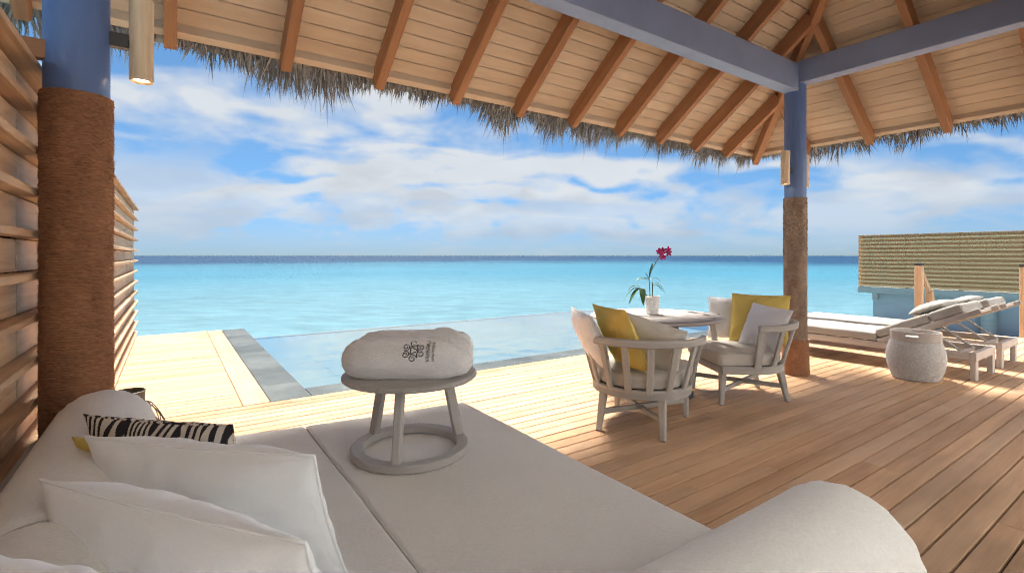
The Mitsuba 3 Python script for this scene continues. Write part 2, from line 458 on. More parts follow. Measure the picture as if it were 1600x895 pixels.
put('lip', sweep([(PX0, 0, 0), (PX1, 0, 0)], [(-(PY1 - .006), -.148), (-(PY1 - 1.5), -.148), (-(PY1 - .006), -.062)]), 'pool_tile', 'pool')
put('lip', block(PX0, PX1, PY1 - .004, PY1 + .125, WL - .049, WL - .014), 'pool_tile', 'pool')
k = np.linspace(4.87, 10.06, 9)
for a, b in zip(k[:-1], k[1:]):
    put('kerb_stone', block(.742, PX0, a + .002, b - .002, -.058, -.004, 'y', .004), 'stone', 'pool')
k = np.linspace(PX0 + .002, 8.66, 13)
for a, b in zip(k[:-1], k[1:]):
    put('kerb_stone', block(a + .002, b - .002, 4.872, PY0, -.058, -.006, 'x', .004), 'stone', 'pool')
gx, gy = np.meshgrid(np.linspace(PX0 + .001, PX1 + .003, 150), np.linspace(PY0 + .001, PY1 + .05, 90), indexing='ij')
gz = WL + .010 * (meshkit.fbm(np.stack([gx * 3.1 + gy, gy * 3.7, 0 * gx], -1), 3, 5) - .5)
gz[:, -1] = WL - .03
i, j = np.meshgrid(np.arange(149), np.arange(89), indexing='ij')
a = i * 90 + j
f = np.vstack([np.stack([a, a + 90, a + 91], -1).reshape(-1, 3), np.stack([a, a + 91, a + 1], -1).reshape(-1, 3)])
put('pool_water', G().add(np.stack([gx, gy, gz], -1).reshape(-1, 3), f), 'pool_surface', smooth=True, label='clear rippled pool water brim-full to the far lip', kind='structure')

# ------------------------------------------------------------------ pavilion: columns, beams, roof
XE, YE, XW, YS, ZE, SL = 6.73, 3.78, -1.30, -0.40, 2.745, .764
CX0, CX1, CY1, CY0 = -.32, 5.69, 2.74, .64
pav = thing('pavilion', 'open hip-roofed pavilion with thatched eaves, orange rafters and blue columns', 'pavilion')


def wrap_mesh(x, y, z0, z1, r0, flare, amp=.0048):
    n = int((z1 - z0) / .0105)
    prof = []
    for i in range(n * 4 + 1):
        z = z0 + (z1 - z0) * i / (n * 4)
        prof.append((r0 + flare(z) + amp * abs(math.sin(math.pi * i / 4)), z))
    g = lathe(prof, 72, (x, y, 0))
    vv, ff, uu = g.get()
    a = np.arctan2(vv[:, 1] - y, vv[:, 0] - x)
    d = .010 * (meshkit.fbm(np.stack([a * 9, vv[:, 2] * 50, a * 0], -1), 3, 9) - .5)
    vv[:, 0] += d * np.cos(a)
    vv[:, 1] += d * np.sin(a)
    return G().add(vv, ff, uu)


for q, (x, y) in enumerate(((CX0, CY1), (CX1, CY1), (CX1, CY0), (-.74, CY0))):
    c = put('column', lathe([(.108, .0), (.108, 3.2)], 40, (x, y, 0)), 'blue_paint', pav, smooth=True)
    z1 = 1.965 if q == 0 else 1.935
    if q == 0:
        put('rope_wrap', wrap_mesh(x, y, 0.0, z1, .116, lambda z: 0), 'rope', c, smooth=True)
    else:
        put('rope_wrap', wrap_mesh(x, y, 0.385, z1, .116, lambda z: .002 * math.sin(z * 5), .0012), 'rope_grey', c, smooth=True)
        put('rope_wrap', wrap_mesh(x, y, 0.0, .384, .134, lambda z: .004 * math.cos(z * 9) - .012 * max(z - .33, 0) / .054, .002), 'rope', c, smooth=True)
    if q in (0, 1):   # loose fibres standing off the rope
        fg = G()
        rr = np.random.default_rng(20 + q)
        for _ in range(4200 if q == 0 else 900):
            a, z = rr.uniform(0, 2 * math.pi), rr.uniform(.02, z1 - .02)
            o = V(math.cos(a), math.sin(a), 0)
            tn = V(-o[1], o[0], 0)
            p = V(x, y, z) + o * (.119 + (.016 if q and z < .36 else 0))
            L = rr.uniform(.010, .030)
            e = p + o * L * rr.uniform(.2, .6) + tn * L * rr.uniform(-.9, .9) + V(0, 0, L * rr.uniform(-.7, .4))
            s = V(0, 0, .0007)
            fg.add([p - s, p + s, e], [[0, 1, 2]], [[rr.uniform(), rr.uniform()]] * 3)
        kk = put('rope_fibres', fg, 'rope', c)
        tag(kk, kind='stuff')
put('beam', block(CX0 - .3, CX1 - .081, CY1 - .075, CY1 + .075, 3.09, 3.385, 'x', .006), 'beam_paint', pav)
put('beam', block(CX1 - .08, CX1 + .08, CY0 - .3, CY1 + .081, 3.17, 3.41, 'y', .006), 'beam_paint', pav)
put('beam', block(CX1 - .078, CX1 + .078, CY1 - .078, CY1 + .078, 3.07, 3.17, 'x', .004), 'beam_paint', pav)
put('beam', block(CX0 - .08, CX0 + .08, CY0 + .082, CY1 - .082, 3.13, 3.39, 'y', .006), 'beam_paint', pav)
put('beam', block(-.95, CX1 - .082, CY0 - .08, CY0 + .08, 3.00, 3.37, 'x', .006), 'beam_paint', pav)

W2, D2 = (YE - YS) / 2, XE - XW
cosA = 1 / math.sqrt(1 + SL * SL)
corner = {'front': (V(XW, YE, 0), V(1, 0, 0), V(0, -1, 0), D2), 'right': (V(XE, YE, 0), V(0, -1, 0), V(-1, 0, 0), 2 * W2),
          'back': (V(XE, YS, 0), V(-1, 0, 0), V(0, 1, 0), D2), 'left': (V(XW, YS, 0), V(0, 1, 0), V(1, 0, 0), 2 * W2)}


def slope_pt(side, s, t, up=0.0):
    o, e, i, L = corner[side]
    return o + e * s + i * t + V(0, 0, ZE + SL * t + up)


def slope_slab(side, t0, t1, up0, up1, inset=0.0, tilt=0.0):
    """a board of the ceiling: trapezoid between the hips, t measured inwards from the eave"""
    L = corner[side][3]
    pts = []
    for up in (0, 1):
        for t, ti in ((t0, 0), (t1, tilt)):
            for s in (max(t + inset, 0) if t >= 0 else t, L - t - inset if t >= 0 else L - t):
                pts.append(slope_pt(side, s, t, (up0 + ti) if not up else up1))
    p = np.array(pts)
    f = [[0, 2, 3], [0, 3, 1], [4, 5, 7], [4, 7, 6], [0, 1, 5], [0, 5, 4], [2, 6, 7], [2, 7, 3], [0, 4, 6], [0, 6, 2], [1, 3, 7], [1, 7, 5]]
    e = corner[side][1]
    pid = piece()
    uv = np.stack([p @ e, np.array([0, 0, t1 - t0, t1 - t0] * 2) + 10 * pid], 1)
    return p[[i for t in f for i in t]], np.arange(36).reshape(-1, 3), uv[[i for t in f for i in t]]


cl = f'{pav}__ceiling'
bw = .112 * cosA
for side in corner:
    t = 0.012
    while t < W2 - .02:
        t1 = min(t + bw, W2 - .002)
        put('board', G().add(*slope_slab(side, t + .0065, t1 - .0065, 0, .018, .004, .007)), 'ceiling_wood', cl)
        t = t1
    # backing above the boards, then the thatch
    put('roof_backing', G().add(*slope_slab(side, 0.0, W2, .022, .05, .0)), 'shadow_wood', pav)
    put('fascia', G().add(*slope_slab(side, -.028, .010, -.042, .045, .0)), 'ceiling_wood', pav)


def rafter(side, s, width=.068, depth=.150):
    L = corner[side][3]
    tm = min(s, L - s, W2) - .02
    p0, p1 = slope_pt(side, s, -.012), slope_pt(side, s, tm)
    dn = V(0, 0, -depth / 2 / cosA * .98)
    nrm = np.cross(corner[side][1], p1 - p0)
    put('rafter', bar(p0 + dn, p1 + dn, width, depth, up=nrm, ch=.004), 'rafter_wood', pav)


for x in np.arange(-1, 11) * .667 - .0 - .0:
    if XW + .3 < x < XE - .3:
        rafter('front', x - XW)
        rafter('back', XE - x)
for y in np.arange(-3, 9) * .70:
    yy = YE - .69 - y
    if YS + .3 < yy < YE - .3 and abs(y) < 99:
        rafter('right', YE - yy)
        rafter('left', yy - YS)
for (x, y, sx, sy) in ((XE, YE, -1, -1), (XE, YS, -1, 1), (XW, YE, 1, -1), (XW, YS, 1, 1)):
    p0, p1 = V(x, y, ZE), V(x + sx * W2, y + sy * W2, ZE + SL * W2)
    p0 = p0 + (p0 - p1) * .006
    dn = V(0, 0, -.10)
    put('rafter', bar(p0 + dn, p1 + dn, .075, .165, up=(0, 0, 1), ch=.004), 'rafter_wood', pav)
put('ridge_board', block(XW + W2 - .1, XE - W2 + .1, (YE + YS) / 2 - .03, (YE + YS) / 2 + .03, ZE + SL * W2 - .22, ZE + SL * W2 - .02), 'rafter_wood', pav)
th = G()
for side in corner:
    a, b, c = slope_slab(side, -.16, W2, .056, .24)
    th.add(a, b, c + [[0, 0]])
put('thatch_layer', th, 'thatch', pav)


def fringe(side, s0, s1, per_m, seed):
    rr = np.random.default_rng(seed)
    o, e, inn, L = corner[side]
    vs, fs, us = [], [], []
    n = int((s1 - s0) * per_m)
    out = -inn
    for q in range(n):
        s = rr.uniform(s0, s1)
        lay = rr.uniform()
        clump = meshkit.noise(V(s * 3.1, seed, 0)[None], 3)[0]
        gap = meshkit.noise(V(s * 7.3, seed, 4)[None], 8)[0]
        cs = min(max((clump - .22) / .5, 0), 1)
        L0 = (.06 + .180 * cs * rr.uniform(.5, 1.15)) * (.45 + .85 * gap) + .05
        if rr.uniform() < .05:
            L0 *= 1.45
        t = -.02 - lay * .13
        p = slope_pt(side, s, t, .05 * rr.uniform() + .03 + .05 * lay)
        lean = rr.normal(0, .20) + .5 * (meshkit.noise(V(s * 9, 1, seed)[None], 5)[0] - .5)
        d0 = unit(out * .9 + V(0, 0, -.9) + e * lean * .6)
        d1 = unit(out * rr.uniform(-.05, .45) + V(0, 0, -1) + e * lean)
        w = rr.uniform(.004, .0125)
        face = unit(e * rr.uniform(.5, 1) + out * rr.normal(0, .5))
        m, z = p + d0 * L0 * .4, None
        tip = m + d1 * L0 * .75 + e * rr.normal(0, .012)
        b = len(vs)
        vs += [p - face * w, p + face * w, m - face * w * .9, m + face * w * .9, tip]
        fs += [[b, b + 1, b + 3], [b, b + 3, b + 2], [b + 2, b + 3, b + 4]]
        us += [[0, q], [0, q], [.1, q], [.1, q], [.3, q]]
    return G().add(vs, fs, us)


fr = fringe('front', -.1, D2 + .1, 430, 1).join(fringe('right', -.1, 2 * W2 + .1, 280, 2))
fr.join(fringe('back', 0, D2, 120, 3), fringe('left', 0, 2 * W2, 120, 4))
tag(put('thatch_fringe', fr, 'thatch', pav), kind='stuff')

# ------------------------------------------------------------------ the villa behind the terrace
vil = thing('villa', 'white rendered villa facing the terrace', 'house')
put('wall', block(-7, 14, -3.1, -2.8, -.1, 6.2, 'x', .01), 'white_render', vil)
put('door', block(2.0, 4.4, -2.798, -2.76, 0.01, 2.3, 'x', .01), 'dark_metal', vil)

# ------------------------------------------------------------------ lamps on the columns
def lamp(col, sgn, label):
    x, y = col
    t = thing('column_lamp', label, 'lamp', 'bamboo lamps on the pavilion columns')
    cx = x + sgn * .215
    g = lathe([(.030, 2.075), (.042, 2.068), (.045, 2.075), (.0445, 2.24), (.0475, 2.255), (.0445, 2.27), (.0455, 2.43), (.040, 2.432), (.040, 2.30), (.034, 2.09)], 28, (cx, y, 0))
    put('shade', g, 'bamboo', t, smooth=40)
    put('bracket', block(min(x + sgn * .10, cx - sgn * .044), max(x + sgn * .10, cx - sgn * .044), y - .022, y + .022, 2.20, 2.26), 'dark_metal', t)
    put('bulb', lathe([(.0005, 2.083), (.03, 2.083), (.03, 2.09)], 24, (cx, y, 0)), 'lamp_glow', t, emitter={'type': 'area', 'radiance': rgb(2.4, 1.9, 1.2)})


lamp((CX0, CY1), 1, 'lit bamboo tube lamp on the thick near column at the left')
lamp((CX1, CY1), -1, 'pale bamboo tube lamp on the left side of the far column')
lamp((CX1, CY1), 1, 'bamboo tube lamp mostly hidden behind the right side of the far column')

# ------------------------------------------------------------------ slatted fence at the left
fen = thing('slatted_fence', 'tall fence of warm wooden slats behind the daybed, running out beside the pool', 'fence')
FX = -.50
ys = [-1.6, .6, 2.72, 4.66, 6.6, 8.5, 10.40]
r = np.random.default_rng(11)
for a, b in zip(ys[:-1], ys[1:]):
    for i in range(12):
        z = .02 + .169 * i
        j = r.normal(0, .0015, 4)
        put('slat', block(FX - .022, FX + j[0], a + .002, b - .002, z + .0345, z + .161 + j[1], 'y', .002), 'fence_wood', fen)
        put('slat', block(FX - .018, FX + .058 + j[2], a + .002, b - .002, z + j[3], z + .030, 'y', .003), 'fence_wood', fen)
put('backing', block(FX - .034, FX - .0235, -1.6, 10.39, .0, 2.05, 'y', .001), 'shadow_wood', fen)
for y in ys:
    put('post', block(FX - .10, FX - .035, y - .04, y + .04, -.03, 2.06, 'z', .004), 'fence_wood', fen)
put('cap_rail', block(FX - .06, FX + .065, -1.6, 10.40, 2.052, 2.078, 'y', .003), 'fence_wood', fen)
put('brace', block(FX - .02, CX0 - .09, CY1 - .06, CY1 - .015, 2.085, 2.16, 'x'), 'rafter_wood', fen)

# ------------------------------------------------------------------ neighbour's terrace
NX = 24.9
nf = thing('slatted_fence', "distant slatted screen on the neighbouring terrace across the water", 'fence')
ny_ = [9.28, 7.6, 5.9, 4.2, 2.4, .5, -1.6, -3.8]
r = np.random.default_rng(12)
for a, b in zip(ny_[:-1], ny_[1:]):
    for i in range(13):
        z = .0 + .166 * i
        j = r.uniform(-.003, .0, 2)
        put('slat', block(NX + .002, NX + .03, b + .004, a - .004, z + .0702, z + .1655, 'y', .0004), 'far_wood', nf)
        put('slat', block(NX - .075, NX, b + .004, a - .004, z, z + .068 + j[1] * .4, 'y', .0004), 'far_batten', nf)
for y in ny_:
    put('post', block(NX + .052, NX + .12, y - .05, y + .05, -.1, 2.2, 'z'), 'far_wood', nf)
put('backing', block(NX + .0305, NX + .05, -3.8, 9.28, -.02, 2.16, 'y', .0004), 'far_wood', nf)
put('cap_rail', block(NX - .08, NX + .08, -3.8, 9.28, 2.165, 2.195, 'y'), 'far_wood', nf)
nt = thing('villa_terrace', 'grey walled neighbouring terrace on piles under the distant slatted screen', 'terrace')
put('beam', block(NX - .05, NX + .20, -3.8, 9.32, -.30, -.03, 'y', .01), 'teal_timber', nt)
put('wall', block(NX + .25, NX + .45, -3.8, 8.85, -2.4, -.305, 'y', .01), 'grey_wall', nt)
put('floor', block(NX + .21, NX + 6, -3.8, 9.3, -.30, -.10, 'y', .01), 'far_wood', nt)
for y in (8.7, 6.9, 5.1, 3.3, 1.5):
    put('joist', block(NX - .02, NX + .25, y - .09, y + .09, -.58, -.302, 'x', .01), 'teal_timber', nt)
put('pile', lathe([(.22, -2.5), (.22, -.59)], 24, (NX + .0, 5.1, 0)), 'teal_timber', nt, smooth=True)
put('pile', lathe([(.22, -2.5), (.22, -.59)], 24, (NX + .0, 1.5, 0)), 'teal_timber', nt, smooth=True)

# stair rails at the right edge of the deck
for y, lab in ((3.22, 'wooden stair handrail with a dark capped post behind the sun loungers'), (1.87, 'brown wooden handrail post at the right edge of the picture')):
    h = thing('handrail', lab, 'handrail')
    X = 11.19
    p = put('post', block(X - .055, X + .055, y - .055, y + .055, -.25, 1.12, 'z', .005), 'fence_wood', h)
    put('cap', block(X - .058, X + .058, y - .058, y + .058, 1.121, 1.165, 'z', .006), 'dark_metal', p)
    put('post', block(X + .50, X + .60, y - .05, y + .05, -1.7, .66, 'z', .005), 'fence_wood', h)
    put('rail', bar((X + .056, y, 1.07), (X + 1.7, y, -.45), .05, .09), 'fence_wood', h)

# ------------------------------------------------------------------ daybed
bed = thing('daybed', 'wide taupe upholstered daybed filling the foreground', 'daybed')


def quad_warp(c, x0, x1, y0, y1, z):
    """maps a box of that footprint onto the quad c (near-left, near-right, far-right, far-left)"""
    c = np.asarray(c, float)
    def fn(v):
        s = ((v[:, 0] - x0) / (x1 - x0))[:, None]
        t = ((v[:, 1] - y0) / (y1 - y0))[:, None]
        xy = (c[0] * (1 - s) + c[1] * s) * (1 - t) + (c[3] * (1 - s) + c[2] * s) * t
        zz = v[:, 2] + z + .016 * (meshkit.fbm(np.stack([xy[:, 0] * 2.2, xy[:, 1] * 2.2, 0 * xy[:, 0]], -1), 3, 2) - .5)
        return np.column_stack([xy, zz])
    return fn


for c in (((-.41, -.7), (.548, -.7), (.558, 2.655), (-.41, 2.80)), ((.551, -.7), (1.405, -.7), (1.405, 2.535), (.561, 2.653))):
    g = rbox(1, 3, .15, .018, 26)
    g.map(quad_warp(c, -.5, .5, -1.5, 1.5, .375))
    put('mattress', g, 'taupe_fabric', bed, smooth=40)
put('piping', tube([(.5495 + .01 * t, -.65 + 3.28 * t, .4455 + 0 * t) for t in np.linspace(0, 1, 12)], .0028, 6), 'taupe_fabric', bed, smooth=True)
put('base', block(-.40, 1.38, -.68, 2.50, .06, .298, 'y', .01), 'cushion_fabric', bed)
put('back_panel', block(-.435, -.395, -.7, 2.55, .06, .60, 'y', .008), 'cushion_fabric', bed)
for x in (-.3, 1.3):
    for y in (-.5, 2.4):
        put('leg', block(x - .04, x + .04, y - .04, y + .04, 0, .058, 'z'), 'weathered_teak', bed)


def bolster_mesh(axis, c, L, r, z0, flat=.10, seed=0):
    """long roll with domed ends and a flattened underside; axis 'x' or 'y', c = centre of its far end, runs backwards"""
    n, k = 70, 56
    s = np.concatenate([np.linspace(0, .06, 14) ** 1.0, np.linspace(.065, .94, 42), np.linspace(.945, 1, 14)])
    pr = []
    for q in s:
        e = min(q, 1 - q) * L
        rr_ = r * (1 - (1 - min(e / .045, 1)) ** 2.6 * .16) if e > 1e-6 else r * .84
        pr.append(rr_)
    pr = np.array(pr)
    a = np.linspace(0, 2 * np.pi, k, endpoint=False)
    S, A = np.meshgrid(s * L, a, indexing='ij')
    R = pr[:, None] * (1 + .018 * (meshkit.fbm(np.stack([S * 3 + seed, np.cos(A) * 1.4, np.sin(A) * 1.4], -1), 3, seed) - .5))
    e = np.minimum(S, L - S)
    R = R * (1 + .022 * np.exp(-e / .05) * np.sin(A * 19 + 5 * meshkit.noise(np.stack([A * 2, S * 0, S * 0 + seed], -1), 3)))
    zc = z0 + r * .93
    h = R * np.cos(A)
    z = np.maximum(zc + R * np.sin(A), z0)
    v = np.stack([h, S, z], -1).reshape(-1, 3)
    i, j = np.meshgrid(np.arange(n - 1), np.arange(k), indexing='ij')
    p0, p1, p2, p3 = i * k + j, (i + 1) * k + j, (i + 1) * k + (j + 1) % k, i * k + (j + 1) % k
    f = np.vstack([np.stack([p0, p1, p2], -1).reshape(-1, 3), np.stack([p0, p2, p3], -1).reshape(-1, 3)])
    # end discs, slightly domed
    discs = []
    for q, d in ((0, -1), (n - 1, 1)):
        base = len(v)
        ring = v[q * k:(q + 1) * k]
        ctr = ring.mean(0)
        rows = [ring]
        for t in (.7, .35):
            rows.append(ctr + (ring - ctr) * t + V(0, d * .018 * (1 - t * t), 0))
        v = np.vstack([v, *rows[1:], ctr[None] + V(0, d * .018, 0)])
        idx = [np.arange(q * k, (q + 1) * k), base + np.arange(k), base + k + np.arange(k)]
        for A_, B_ in zip(idx[:-1], idx[1:]):
            An, Bn = np.roll(A_, -1), np.roll(B_, -1)
            t1, t2 = np.stack([A_, An, Bn], 1), np.stack([A_, Bn, B_], 1)
            discs += [t1, t2] if d > 0 else [t1[:, ::-1], t2[:, ::-1]]
        t3 = np.stack([idx[-1], np.roll(idx[-1], -1), np.full(k, base + 2 * k)], 1)
        discs.append(t3 if d > 0 else t3[:, ::-1])
    f = np.vstack([f, *discs])
    f = f[:, ::-1]
    seams = [np.column_stack([(pr[q] * 1.004) * np.cos(a), np.full(k, s[q] * L), np.maximum(zc + pr[q] * 1.004 * np.sin(a), z0)]) for q in (1, n - 2)]
    def place(vv):
        vv = vv.copy()
        if axis == 'y':
            return np.column_stack([c[0] + vv[:, 0], c[1] - vv[:, 1], vv[:, 2]])
        return np.column_stack([c[0] - vv[:, 1], c[1] - vv[:, 0], vv[:, 2]])
    return G().add(place(v), f), [place(q) for q in seams]


def bolster(axis, c, L, r, z0, label, seed):
    t = thing('bolster', label, 'bolster', 'bolsters round the daybed')
    g, seams = bolster_mesh(axis, c, L, r, z0, seed=seed)
    put('cover', g, 'taupe_fabric', t, smooth=50)
    for q in seams:
        put('piping', sweep(q, circ(.0045, 6), (0, 1, 0) if axis == 'y' else (1, 0, 0), split=False, closed=True), 'cushion_fabric', t, smooth=True)


bolster('y', (-.215, 2.55), 1.17, .168, .449, 'taupe bolster at the far left of the daybed, beside the rope-wrapped column', 1)
bolster('y', (-.215, 1.37), 1.25, .168, .449, 'taupe bolster at the near left corner, half hidden behind the white pillows', 2)
bolster('x', (1.43, .555), 1.30, .170, .395, 'big taupe bolster lying across the near right corner of the daybed', 3)


# ------------------------------------------------------------------ pillows
def pillow_mesh(w, h, t, seed, pinch=.05, n=60, wrinkle=.012):
    a = np.linspace(-1, 1, n)
    a = np.sign(a) * (1 - (1 - np.abs(a)) ** 1.25)
    U, Wv = np.meshgrid(a, a, indexing='ij')
    def plan(U, Wv):
        return U * w / 2 * (1 - pinch * (1 - Wv ** 2) * np.abs(U) ** 2), Wv * h / 2 * (1 - pinch * (1 - U ** 2) * np.abs(Wv) ** 2)
    X, Y = plan(U, Wv)
    prof = (np.clip(1 - np.abs(U) ** 2.4, 0, 1) * np.clip(1 - np.abs(Wv) ** 2.4, 0, 1)) ** .55
    g = G()
    for s in (-1, 1):
        edge = np.clip(1 - prof, 0, 1) * np.clip(prof * 4, 0, 1)
        q = np.stack([X * 6 + seed, Y * 6, 0 * X + s], -1)
        wr = (meshkit.fbm(q, 4, seed) - .5) * wrinkle * 2.2 * np.clip(prof * 1.6, 0, 1)
        ang = np.arctan2(Wv, U)
        pleat = np.sin(ang * 15 + 9 * meshkit.noise(q * .7, seed + 3)) * wrinkle * .40 * edge * np.clip(prof * 2.2, 0, 1)
        Z = s * (prof * t / 2 * (1 + .12 * (meshkit.noise(q * .35, seed + 9) - .5))) + (wr + pleat) * s
        v = np.stack([X, Y, Z], -1).reshape(-1, 3)
        i, j = np.meshgrid(np.arange(n - 1), np.arange(n - 1), indexing='ij')
        A, B, C, D = i * n + j, (i + 1) * n + j, (i + 1) * n + j + 1, i * n + j + 1
        f = np.vstack([np.stack([A, B, C], -1).reshape(-1, 3), np.stack([A, C, D], -1).reshape(-1, 3)])
        g.add(v, f if s > 0 else f[:, ::-1], np.stack([X, Y], -1).reshape(-1, 2) + [[0, 0 if s > 0 else 3.0]])
    b = np.linspace(-1, 1, 24)
    rim = np.vstack([np.column_stack([b, -1 + 0 * b]), np.column_stack([1 + 0 * b, b])[1:], np.column_stack([-b, 1 + 0 * b])[1:], np.column_stack([-1 + 0 * b, -b])[1:-1]])
    rx, ry = plan(rim[:, 0], rim[:, 1])
    wob = .002 * (meshkit.noise(np.column_stack([rx * 30, ry * 30, 0 * rx + seed]), 2) - .5)
    return g, np.column_stack([rx, ry, wob])


def pillow(label, fabric, c, yaw, tilt, w, h, t, seed, roll=0, group=None, piping=.004, bend=0.0, wrinkle=.012, pmat=None):
    k = thing('pillow', label, 'pillow', group)
    g, rim = pillow_mesh(w, h, t, seed, wrinkle=wrinkle)
    fr_ = frame(c, yaw, tilt, roll)
    def shape(v):
        v = v.copy()
        v[:, 2] += bend * (v[:, 0] ** 2 * 1.5 + .6 * v[:, 1] ** 2)
        return fr_(v)
    g.map(shape)
    put('cover', g, fabric, k, smooth=True)
    put('piping', sweep(shape(rim), circ(piping, 6), (math.cos(math.radians(yaw)), math.sin(math.radians(yaw)), .01), split=False, closed=True), pmat or fabric, k, smooth=True)


GB = 'pillows on the daybed'
pillow('zebra striped black and cream pillow on the daybed', 'zebra_fabric', (.003, 1.80, .645), 225, -16, .50, .38, .15, 3, 0, GB, .003)
pillow('large white pillow on the daybed, second from the front and just before the zebra one', 'white_fabric', (.105, 1.528, .632), 224.6, -22, .665, .42, .21, 4, 0, GB, wrinkle=.014)
pillow('large white pillow on the daybed with its full piped edge in front of the others', 'white_fabric', (.042, 1.196, .632), 216, -22, .70, .42, .21, 5, 0, GB, wrinkle=.014)
pillow('white pillow cut off by the bottom left corner of the picture', 'white_fabric', (-.19, 1.06, .675), 225, -20, .50, .40, .16, 6, 0, GB)
pillow('mustard pillow showing only a sliver behind the white daybed pillow', 'mustard_fabric', (.045, 1.625, .625), 225, -20, .62, .38, .07, 8, 0, GB, .003)

# ------------------------------------------------------------------ stool with rolled towels
SX, SY, SZ = .862, 2.03, .455
st = thing('stool', 'round weathered teak stool standing on the daybed under the towels', 'stool')


def annulus(r0, r1, z0, z1, k=72, ch=.006):
    prof = [(r0, z0 + ch), (r0 + ch, z0), (r1 - ch, z0), (r1, z0 + ch), (r1, z1 - ch), (r1 - ch, z1), (r0 + ch, z1), (r0, z1 - ch), (r0, z0 + ch)]
    g = lathe(prof, k, (0, 0, 0))
    vv, ff, uu = g.get()
    return G().add(vv, ff, np.stack([uu[:, 0] * 1.6, uu[:, 1] + 10 * piece()], 1))


put('base_ring', annulus(.198, .252, SZ, SZ + .034).map(lambda v: v + V(SX, SY, 0)), 'weathered_teak', st, smooth=30)
top = lathe([(0.0005, .772), (.258, .772), (.278, .775), (.287, .782), (.287, .792), (.280, .798), (.0005, .798)], 72, (SX, SY, 0))
put('seat', top, 'weathered_teak', st, smooth=30)
v, f, uv = top.get()
scene[f'{st}__seat'] = mikit.ply((v, f), 'weathered_teak', smooth=False, uv=np.stack([v[:, 0] + v[:, 2], v[:, 1] - SY + 10 * 5], 1))
for a in (-127, -5, 113):
    ca, sa = math.cos(math.radians(a)), math.sin(math.radians(a))
    put('leg', bar((SX + .226 * ca, SY + .226 * sa, SZ + .033), (SX + .165 * ca, SY + .165 * sa, .774), .034, .042, up=(ca, sa, 0), ch=.005), 'weathered_teak', st)


